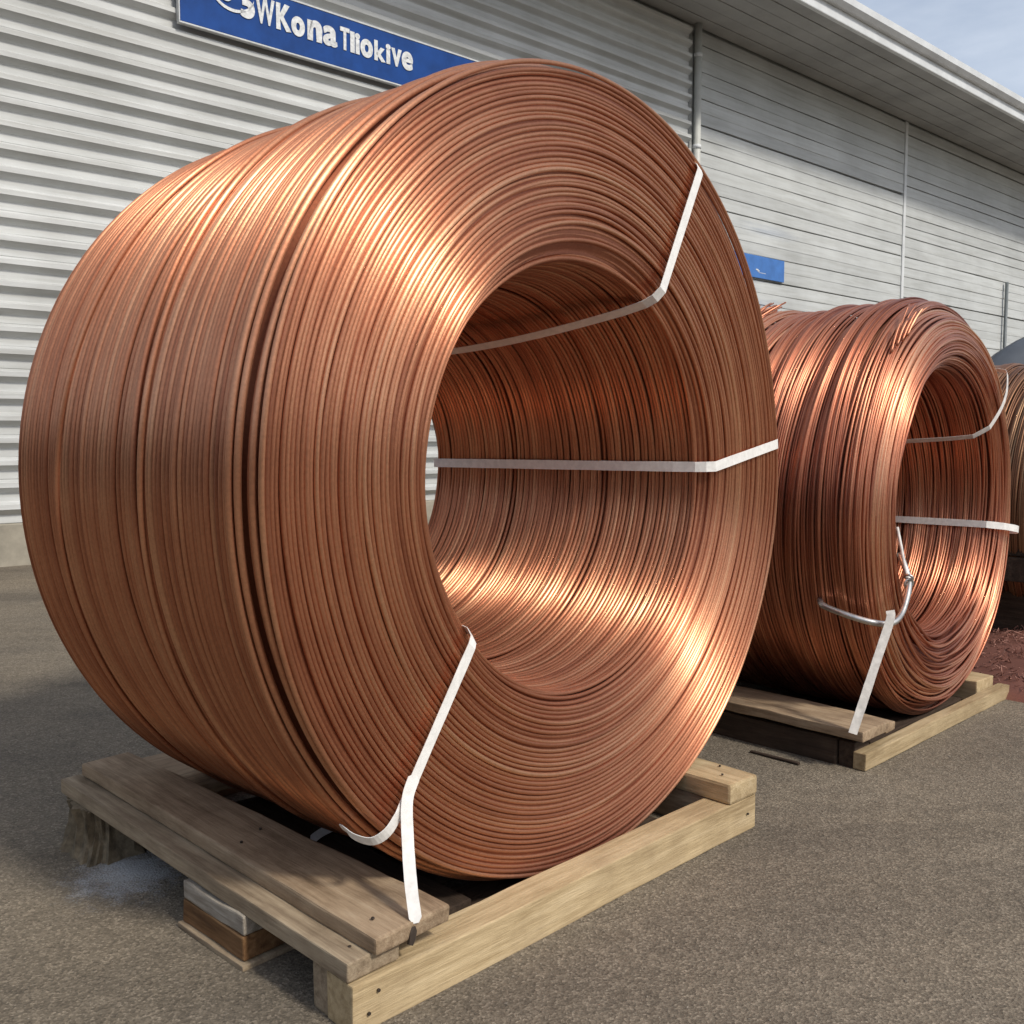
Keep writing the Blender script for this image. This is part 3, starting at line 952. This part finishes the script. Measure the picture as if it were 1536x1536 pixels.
for v in o.data.vertices:                               # sawn to a taper
    v.co.y += 0.050 * (v.co.x / 1.12) * (1 - v.co.y / 0.168)
o.rotation_euler = (0, R_(-1.7), math.pi / 2 + R_(2.3))
plank(P1, "rear_board", 0.138, 0.860, 0.124, 0.30, 0.30, 0.028, 'u', WOOD_DECK, 7)
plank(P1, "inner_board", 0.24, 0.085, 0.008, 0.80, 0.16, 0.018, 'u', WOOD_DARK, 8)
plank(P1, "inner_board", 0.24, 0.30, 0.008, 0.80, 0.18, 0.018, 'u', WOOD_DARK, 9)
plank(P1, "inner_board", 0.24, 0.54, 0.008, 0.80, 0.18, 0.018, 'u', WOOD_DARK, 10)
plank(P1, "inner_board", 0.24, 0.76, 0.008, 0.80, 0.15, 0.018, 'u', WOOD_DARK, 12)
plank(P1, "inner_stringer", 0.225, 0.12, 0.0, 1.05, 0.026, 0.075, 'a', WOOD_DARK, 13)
plank(P1, "inner_slat", 0.256, 0.12, 0.030, 0.80, 0.115, 0.034, 'a', WOOD_DARK, 17)  # dark wood colour puts the gap's shade into the slat
plank(P1, "right_stringer", 1.115, 0.080, 0.0, 1.12, 0.09, 0.084, 'a', WOOD_DECK, 14)
plank(P1, "right_board", 1.105, -0.004, 0.087, 1.20, 0.118, 0.052, 'a', WOOD_PALE, 15, bevel=0.008, rough=0.003)
plank(P1, "rear_stringer", 0.16, 1.13, 0.0, 1.00, 0.07, 0.120, 'u', WOOD_DECK, 16)
# splintered log foot at the far corner
def log_foot():
    n, m = 84, 10
    V = []
    for j in range(m + 1):
        f = j / m
        z = 0.118 * (1 - f)
        for i in range(n):
            a = 2 * math.pi * i / n
            c, s = math.cos(a), math.sin(a)
            rx = 0.100 * (abs(c) ** 0.6) * (1 if c > 0 else -1)
            ry = 0.095 * (abs(s) ** 0.6) * (1 if s > 0 else -1)
            k = 0.95 + 0.16 * mnoise.noise(Vector((c * 9, s * 9, z * 6))) + 0.14 * mnoise.noise(Vector((c * 31, s * 31, z * 14))) + 0.16 * f ** 3 - 0.10 * math.sin(math.pi * f)
            V.append((rx * k, ry * k, max(z, 0.0)))
    V = [(0, 0, 0.118)] * n + V + [(0, 0, 0)] * n
    return mesh_np("log_foot", np.array(V), grid_quads(m + 3, n, False, True), smooth=False)
link("log_foot", log_foot(), BARK, P1, (0.045, 1.035, 0.0))
link("foot_block", plank_mesh("foot_block", 0.225, 0.165, 0.047, 21, bevel=0.004, rough=0.003, nseg=8), WOOD_BROWN, P1, (0.143, 0.318, 0.0115), (0, 0, math.pi / 2 + R_(2)))
link("foot_block", plank_mesh("foot_block", 0.222, 0.163, 0.037, 23, bevel=0.004, rough=0.004, nseg=8), WOOD_WASHED, P1, (0.1425, 0.319, 0.0605), (0, 0, math.pi / 2 + R_(2.4)))
link("skid_board", plank_mesh("skid_board", 0.240, 0.180, 0.011, 22, bevel=0.002, rough=0.0015, nseg=6), WOOD_GREY, P1, (0.150, 0.310, 0.0), (0, 0, math.pi / 2 + R_(2)))
# dark piece standing in for the shaded hollow at the strap's end
bm = bmesh.new()
pts = [(0.002, 0, 0), (0.012, -0.002, -0.002), (0.015, -0.003, -0.016), (0.010, -0.004, -0.034), (0.002, -0.004, -0.052), (-0.008, -0.003, -0.046), (-0.004, -0.002, -0.022)]
pts = [(q[0] * 0.75, q[1], q[2] * 0.62) for q in pts]
f1 = [bm.verts.new(q) for q in pts]
f2 = [bm.verts.new((q[0], q[1] + 0.006, q[2])) for q in pts]
bm.faces.new(f1); bm.faces.new(list(reversed(f2)))
for i in range(len(pts)): bm.faces.new((f1[i], f2[i], f2[(i + 1) % len(pts)], f1[(i + 1) % len(pts)]))
link("hollow_shade", bm_mesh("hollow_shade", bm), NAIL, P1, (0.118, -0.004, 0.146))

NAILM = cyl_mesh("nail_head", 0.0030, 0.0, 0.003, 8)
for (u_, a_, z_, rx) in ((0.03, 0.05, 0.1225, 0), (0.075, 0.045, 0.158, 0), (0.165, 0.050, 0.158, 0), (1.15, 0.05, 0.139, 0), (1.20, 0.09, 0.139, 0),
                        (0.03, -0.002, 0.030, 1), (0.05, -0.002, 0.062, 1), (1.185, -0.002, 0.045, 1), (0.06, 0.46, 0.170, 0), (0.12, 0.49, 0.171, 0)):
    link("nail_head", NAILM, NAIL, P1, (u_, a_, z_), (math.pi / 2 if rx else 0, 0, 0))

P2 = empty("timber_pallet", (1.030, 2.775, 0), math.atan2(0.806, 0.825))
tag(P2, "low timber pallet under the loosely wound second coil", "pallet", "timber pallets")
plank(P2, "front_beam", 0.0, -0.004, 0.0, 1.16, 0.040, 0.050, 'u', WOOD_PALE, 31, bevel=0.003, rough=0.002)
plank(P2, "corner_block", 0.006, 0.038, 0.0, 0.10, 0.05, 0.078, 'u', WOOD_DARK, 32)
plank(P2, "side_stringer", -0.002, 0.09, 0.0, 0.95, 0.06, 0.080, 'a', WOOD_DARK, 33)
o = plank(P2, "deck_board", -0.015, -0.002, 0.084, 1.05, 0.165, 0.030, 'a', WOOD_DECK, 34, warp=0.018, rough=0.004)
o = plank(P2, "deck_board", 0.160, 0.010, 0.078, 1.02, 0.060, 0.026, 'a', WOOD_DECK, 35, warp=0.014, rough=0.004)
plank(P2, "inner_board", 0.25, 0.10, 0.001, 0.80, 0.20, 0.012, 'u', WOOD_DARK, 36)
plank(P2, "inner_board", 0.25, 0.40, 0.001, 0.80, 0.20, 0.012, 'u', WOOD_DARK, 37)
plank(P2, "right_board", 0.98, 0.045, 0.010, 1.00, 0.145, 0.075, 'a', WOOD_PALE, 38, rough=0.005)
plank(P2, "split_lath", -0.09, 0.16, 0.0, 0.17, 0.014, 0.007, 'a', WOOD_DARK, 39)

# ------------------------------------------------------------------ straps
def c1(u, yv, z):               # big-coil local -> world
    a = math.pi / 2 - AZ1
    return Vector((C1.x + u * math.cos(a) - yv * math.sin(a), C1.y + u * math.sin(a) + yv * math.cos(a), C1.z + z))
def c1d(u, yv, z): return c1(u, yv, z) - C1
def c2(u, yv, z):
    a = math.pi / 2 - AZ2
    return Vector((C2.x + u * math.cos(a) - yv * math.sin(a), C2.y + u * math.sin(a) + yv * math.cos(a), C2.z + z))
def c2d(u, yv, z): return c2(u, yv, z) - C2

def coil_strap(name, fn, fd, thd_out, thd_in, RO, RI, L, width, label, back_out=0.5, sag=0.0, mat=STRAP, lift=0.004, ri_back=None, zo=0.0, group="white straps round the coils"):
    """strap: along the outside of the coil, over the rim, across the end face, into the eye and along its lining"""
    P, Nn = [], []
    to, ti = R_(thd_out), R_(thd_in)
    co, so = math.cos(to), math.sin(to)
    for f in np.linspace(1, 0, 8):
        y = 0.05 + (back_out - 0.05) * f
        P.append(fn((RO + 0.004) * co, y, (RO + 0.004) * so)); Nn.append(fd(co, 0, so))
    P.append(fn((RO + 0.003) * co, 0.022, (RO + 0.003) * so)); Nn.append(fd(co, -0.5, so))
    P.append(fn((RO - 0.006) * co, -lift + 0.004, (RO - 0.006) * so)); Nn.append(fd(co * 0.5, -1, so * 0.5))
    po = Vector(((RO - 0.02) * co, 0, (RO - 0.02) * so + 0)); pi_ = Vector(((RI + 0.03) * math.cos(ti), 0, (RI + 0.03) * math.sin(ti) + zo))
    for f in np.linspace(0, 1, 9):
        q = po.lerp(pi_, f)
        bow = -lift - 0.004 - (0.02 if RO < 0.8 else 0.0) * math.sin(math.pi * f)
        P.append(fn(q.x, bow, q.z)); Nn.append(fd(0, -1, 0))
    c, s = math.cos(ti), math.sin(ti)
    P.append(fn((RI + 0.008) * c, 0.006, (RI + 0.008) * s + zo)); Nn.append(fd(-c * .7, -.7, -s * .7))
    P.append(fn((RI - lift - 0.002) * c, 0.03, (RI - lift - 0.002) * s + zo)); Nn.append(fd(-c, -0.2, -s))
    for f in np.linspace(0.08, 1, 14):
        rb = RI + ((ri_back or RI) - RI) * f - lift - 0.004 - sag * math.sin(math.pi * min(1, f)) * 0.6
        P.append(fn(rb * c, 0.02 + (L - 0.03) * f, rb * s + zo * (1 - 0.5 * f))); Nn.append(fd(-c, 0, -s))
    me = ribbon_mesh(name, P, Nn, width)
    o = link(name, me, mat)
    tag(o, label, "strap", group)
    return o
coil_strap("packing_strap", c1, c1d, 61.3, 60.6, R1 - 0.006, HOLE1, L1, 0.026,
           "white strap slanting across the upper right of the foreground coil's face", sag=0.045, ri_back=0.371)
coil_strap("packing_strap", c1, c1d, 5.0, 2.0, R1 - 0.006, HOLE1, L1, 0.026,
           "white strap running level through the eye of the foreground coil", ri_back=0.371)
# lower strap: out of the eye, down the face, curling under the rim; its tail lies loose
def lower_strap():
    P, Nn = [], []
    ti = R_(-142.6); c, s = math.cos(ti), math.sin(ti)
    for f in np.linspace(1, 0.05, 8):
        rb = HOLE1 - 0.008 + (0.371 - HOLE1) * f
        P.append(c1(rb * c, 0.03 + (L1 - 0.05) * f, rb * s)); Nn.append(c1d(-c, 0, -s))
    P.append(c1((HOLE1 - 0.002) * c, 0.02, (HOLE1 - 0.002) * s)); Nn.append(c1d(-c, -.5, -s))
    P.append(c1((HOLE1 + 0.014) * c, -0.002, (HOLE1 + 0.014) * s)); Nn.append(c1d(-c * .5, -1, -s * .5))
    A = Vector(((HOLE1 + 0.03) * c, 0, (HOLE1 + 0.03) * s)); B = Vector((-0.566, 0, -0.556))
    for f in np.linspace(0, 1, 10):
        q = A.lerp(B, f)
        P.append(c1(q.x, -0.010, q.z)); Nn.append(c1d(0, -1, 0))
    # hanging loop below the rim, then back up against the side
    loop = [(-0.582, -0.014, -0.570), (-0.606, -0.013, -0.592), (-0.626, 0.004, -0.606), (-0.640, 0.035, -0.602), (-0.640, 0.062, -0.594), (-0.612, 0.085, -0.618), (-0.568, 0.100, -0.652)]
    ln = [(0, -1, -0.2), (-.3, -1, -.4), (-.6, -.7, -.6), (-.8, -.3, -.6), (-.8, 0, -.6), (-.75, 0, -.65), (-.7, 0, -.7)]
    for q, nn in zip(catmull([Vector(v) for v in loop], 4), catmull([Vector(v) for v in ln], 4)):
        P.append(c1(q.x, q.y, q.z)); Nn.append(c1d(*nn))
    o = link("packing_strap", ribbon_mesh("packing_strap", P, Nn, 0.023, taper=0.6), STRAP)
    tag(o, "white strap on the foreground coil's lower left face, curling under the rim", "strap", "white straps round the coils")
lower_strap()
def tie_strap():
    top = c1(-0.545, -0.018, -0.505)
    bot = Vector((-0.259, 1.516, 0)) + Vector((0.7105, 0.7037, 0)) * 0.128 + Vector((-0.7037, 0.7105, 0)) * (-0.006) + Vector((0, 0, 0.150))
    mid = c1(-0.565, -0.020, -0.545)
    pts = catmull([top, mid, mid.lerp(bot, 0.33) + Vector((-0.004, 0, 0)), mid.lerp(bot, 0.7) + Vector((-0.004, 0, 0.0)), bot], 7)
    nr = []
    for i in range(len(pts)):
        f = i / (len(pts) - 1)
        nr.append(Vector((0.45 - 0.35 * f, -0.85, 0.25)))
    o = link("tie_down_strap", ribbon_mesh("tie_down_strap", pts, nr, 0.022, taper=0.45), STRAP)
    tag(o, "white tie-down strap from the foreground coil's face to its pallet corner", "strap", "white straps round the coils")
tie_strap()
def tail_strap():
    pts = catmull([Vector((-0.330, 2.205, 0.070)), Vector((-0.350, 2.195, 0.084)), Vector((-0.39, 2.178, 0.088)), Vector((-0.43, 2.155, 0.080)), Vector((-0.454, 2.135, 0.0685))], 5)
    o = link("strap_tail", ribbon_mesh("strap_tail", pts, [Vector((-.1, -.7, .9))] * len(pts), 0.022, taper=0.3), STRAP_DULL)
    tag(o, "loose grey-white strap end lying in the dark under the foreground coil", "strap")
tail_strap()
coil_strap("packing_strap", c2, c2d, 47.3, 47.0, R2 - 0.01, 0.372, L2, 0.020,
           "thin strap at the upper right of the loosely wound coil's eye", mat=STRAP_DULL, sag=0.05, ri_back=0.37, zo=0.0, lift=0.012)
coil_strap("packing_strap", c2, c2d, -9.0, -9.0, R2 - 0.016, HOLE2, L2, 0.026,
           "level white strap across the eye of the loosely wound coil", mat=STRAP, lift=0.014)
# bent steel hook and its tie strap on the second coil
hk = empty("steel_hook", c2(-0.62, -0.03, -0.30))
tag(hk, "bent silver steel hook clamped round the loosely wound coil's lower left", "hook")
pts = catmull([c2(-0.425, 0.02, -0.100), c2(-0.452, -0.018, -0.165), c2(-0.490, -0.035, -0.205), c2(-0.560, -0.045, -0.262), c2(-0.625, -0.040, -0.285), c2(-0.676, 0.00, -0.280), c2(-0.700, 0.07, -0.262), c2(-0.692, 0.14, -0.246), c2(-0.655, 0.17, -0.235)], 6)
pts = [q_ - hk.location for q_ in pts]
V, q = tube_path(pts, 0.0095, 10)
link("rod", mesh_np("rod", V, q), STEEL, hk)
for k, (dz, r_) in enumerate(((0.0, 0.014), (0.018, 0.012), (-0.02, 0.012))):
    ce = c2(-0.470, -0.028, -0.185 + dz) - hk.location
    V, q = ring_wire(np.linspace(0, 2 * math.pi, 20, endpoint=False), np.full(20, r_), np.zeros(20), 0.004, 6)
    o = link("wire_wrap", mesh_np("wire_wrap", V, q), STEEL, hk, ce, (0.3 + k, 0.8, 0.4))
def second_tie():
    top = c2(-0.668, -0.052, -0.270); bot = Vector((0.988, 2.765, 0.118))
    pts = catmull([top + Vector((0, 0.0, 0.03)), top, top.lerp(bot, 0.35), top.lerp(bot, 0.7), bot], 6)
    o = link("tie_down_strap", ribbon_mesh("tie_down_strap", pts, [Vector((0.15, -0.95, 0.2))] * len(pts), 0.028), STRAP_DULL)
    tag(o, "grey-white tie-down strap from the steel hook to the farther pallet", "strap", "white straps round the coils")
second_tie()
def hanging_cord():
    pts = catmull([c2(-0.425, 0.03, -0.02), c2(-0.440, 0.01, -0.08), c2(-0.455, -0.010, -0.14), c2(-0.468, -0.030, -0.185)], 5)
    V, q = tube_path(pts, 0.005, 6)
    o = link("cord", mesh_np("cord", V, q), STRAP_DULL)
    tag(o, "short pale cord hanging inside the loosely wound coil down to the hook", "cord")
hanging_cord()

# ------------------------------------------------------------------ the clutter beyond the second coil
# dark timber stack
TS = empty("timber_stack", (2.34, 4.30, 0), R_(44))
tag(TS, "dark stack of heavy timbers at the right edge behind the second coil", "timber stack")
for k in range(4):
    plank(TS, "timber", 0.0 + 0.02 * (k % 2), 0, 0.32 + k * 0.115, 1.6, 0.30, 0.108, 'u', WOOD_DARK, 50 + k)
for k in range(2):
    plank(TS, "bearer", 0.15 + k * 1.1, 0.01, 0.0, 0.28, 0.14, 0.315, 'a', WOOD_DARK, 60 + k)

# low reddish heap of wire scrap
def heap():
    n = 48
    V = np.zeros((n, n, 3))
    for i in range(n):
        for j in range(n):
            x = (i / (n - 1) - 0.5) * 2; y_ = (j / (n - 1) - 0.5) * 2
            rr = math.sqrt(x * x + y_ * y_)
            h = 0.12 * max(0.0, 1 - rr ** 2) ** 0.7
            h += 0.04 * mnoise.noise(Vector((x * 4, y_ * 4, 1))) * max(0, 1 - rr)
            h += 0.022 * mnoise.noise(Vector((x * 14, y_ * 14, 4))) * max(0, 1 - rr * 0.9)
            V[i, j] = (x * 0.75, y_ * 0.62, h - 0.012 if rr > 0.98 else h)
    return mesh_np("mound", V.reshape(-1, 3), grid_quads(n, n), smooth=True, tone=np.full(n * n, 0.4))
HP = empty("scrap_heap", (2.42, 4.02, 0), R_(44))
tag(HP, "low reddish brown heap of copper scrap behind the farther pallet", "scrap heap")
link("mound", heap(), SCRAP, HP)
g = np.random.default_rng(77)
Vs, Qs, Ts, base = [], [], [], 0
for i in range(1300):
    a = g.uniform(0, 6.28); rr = math.sqrt(g.random()) * 0.93
    x, y_ = rr * math.cos(a), rr * math.sin(a)
    h = 0.12 * max(0.0, 1 - rr ** 2) ** 0.7 + 0.004
    d_ = Vector((g.normal(), g.normal(), 0.25 * g.normal())).normalized()
    l_ = g.uniform(0.015, 0.06)
    c0 = Vector((x * 0.75, y_ * 0.62, h))
    bend = Vector((g.normal(), g.normal(), g.normal())) * 0.012
    V, q = tube_path([c0 - d_ * l_ / 2, c0 + bend, c0 + d_ * l_ / 2], g.uniform(0.001, 0.0022), 5)
    Vs.append(V); Qs.append(q + base); base += len(V); Ts.append(np.full(len(V), float(np.clip(0.5 + 0.3 * g.normal(), 0, 1))))
o = link("wire_scraps", mesh_np("wire_scraps", np.concatenate(Vs), np.concatenate(Qs), tone=np.concatenate(Ts)), SCRAP, HP)
tag(o, kind="stuff")

# tarpaulin-covered pile far behind
def tarp():
    nu, nv = 72, 26
    V = np.zeros((nu, nv, 3))
    for i in range(nu):
        a = 2 * math.pi * i / nu
        for j in range(nv):
            f = j / (nv - 1)
            r_ = math.sin(f * math.pi / 2) ** 0.75
            z = 1.80 * math.cos(f * math.pi / 2) ** 0.62 if f < 1 else 0.0
            fold = 0.09 * math.sin(a * 13 + 2 * math.sin(a * 3)) * f ** 1.2 + 0.16 * mnoise.noise(Vector((math.cos(a) * 2, math.sin(a) * 2, f * 3)))
            V[i, j] = ((1.7 + fold) * r_ * math.cos(a), (0.95 + fold) * r_ * math.sin(a), max(0, z + fold * 0.5 * (1 - f)))
    return mesh_np("tarpaulin", V.reshape(-1, 3), grid_quads(nu, nv, True, False), smooth=True)
TP = link("tarpaulin_pile", tarp(), TARP, None, (4.62, 7.4, 0), (0, 0, R_(30)))
tag(TP, "dark grey tarpaulin over a rounded pile near the warehouse wall", "tarpaulin")

# ------------------------------------------------------------------ added sheds, never in view: a dark horizon for the copper to mirror
OPP = simple_mat("reflection_shed_brown", (0.16, 0.13, 0.105), rough=0.7, var=0.3, scale=1.5, bump=0.1)
def add_reflection_shed(name, loc, rz, L, D, Hh, label):
    e = empty(name, loc, rz)
    tag(e, label, "building", "added sheds out of view")
    link("wall", box_mesh("wall", -L / 2, L / 2, 0, D, 0, Hh), OPP, e)
    bm = bmesh.new()
    pr = [(-0.4, Hh), (D / 2, Hh + 1.2), (D + 0.4, Hh), (D + 0.4, Hh + 0.15), (D / 2, Hh + 1.35), (-0.4, Hh + 0.15)]
    A = [bm.verts.new((-L / 2 - 0.3, y_, z_)) for (y_, z_) in pr]
    B = [bm.verts.new((L / 2 + 0.3, y_, z_)) for (y_, z_) in pr]
    for i in range(6): bm.faces.new((A[i], A[(i + 1) % 6], B[(i + 1) % 6], B[i]))
    bm.faces.new(A); bm.faces.new(B)
    link("roof", bm_mesh("roof", bm), PIPE, e)
    for k in range(int(L // 9)):
        x = -L / 2 + 4.5 + k * 9
        link("added_door", box_mesh("added_door", x - 1.7, x + 1.7, -0.05, -0.004, 0.02, 3.4, 0.01), POST, e)
add_reflection_shed("reflection_shed", (4, -22, 0), R_(180), 90, 14, 6.0, "long brown shed added unseen behind the camera for the copper to reflect")
add_reflection_shed("reflection_shed", (-30, 4, 0), R_(90), 46, 14, 6.0, "brown shed added unseen on the left for the copper to reflect")
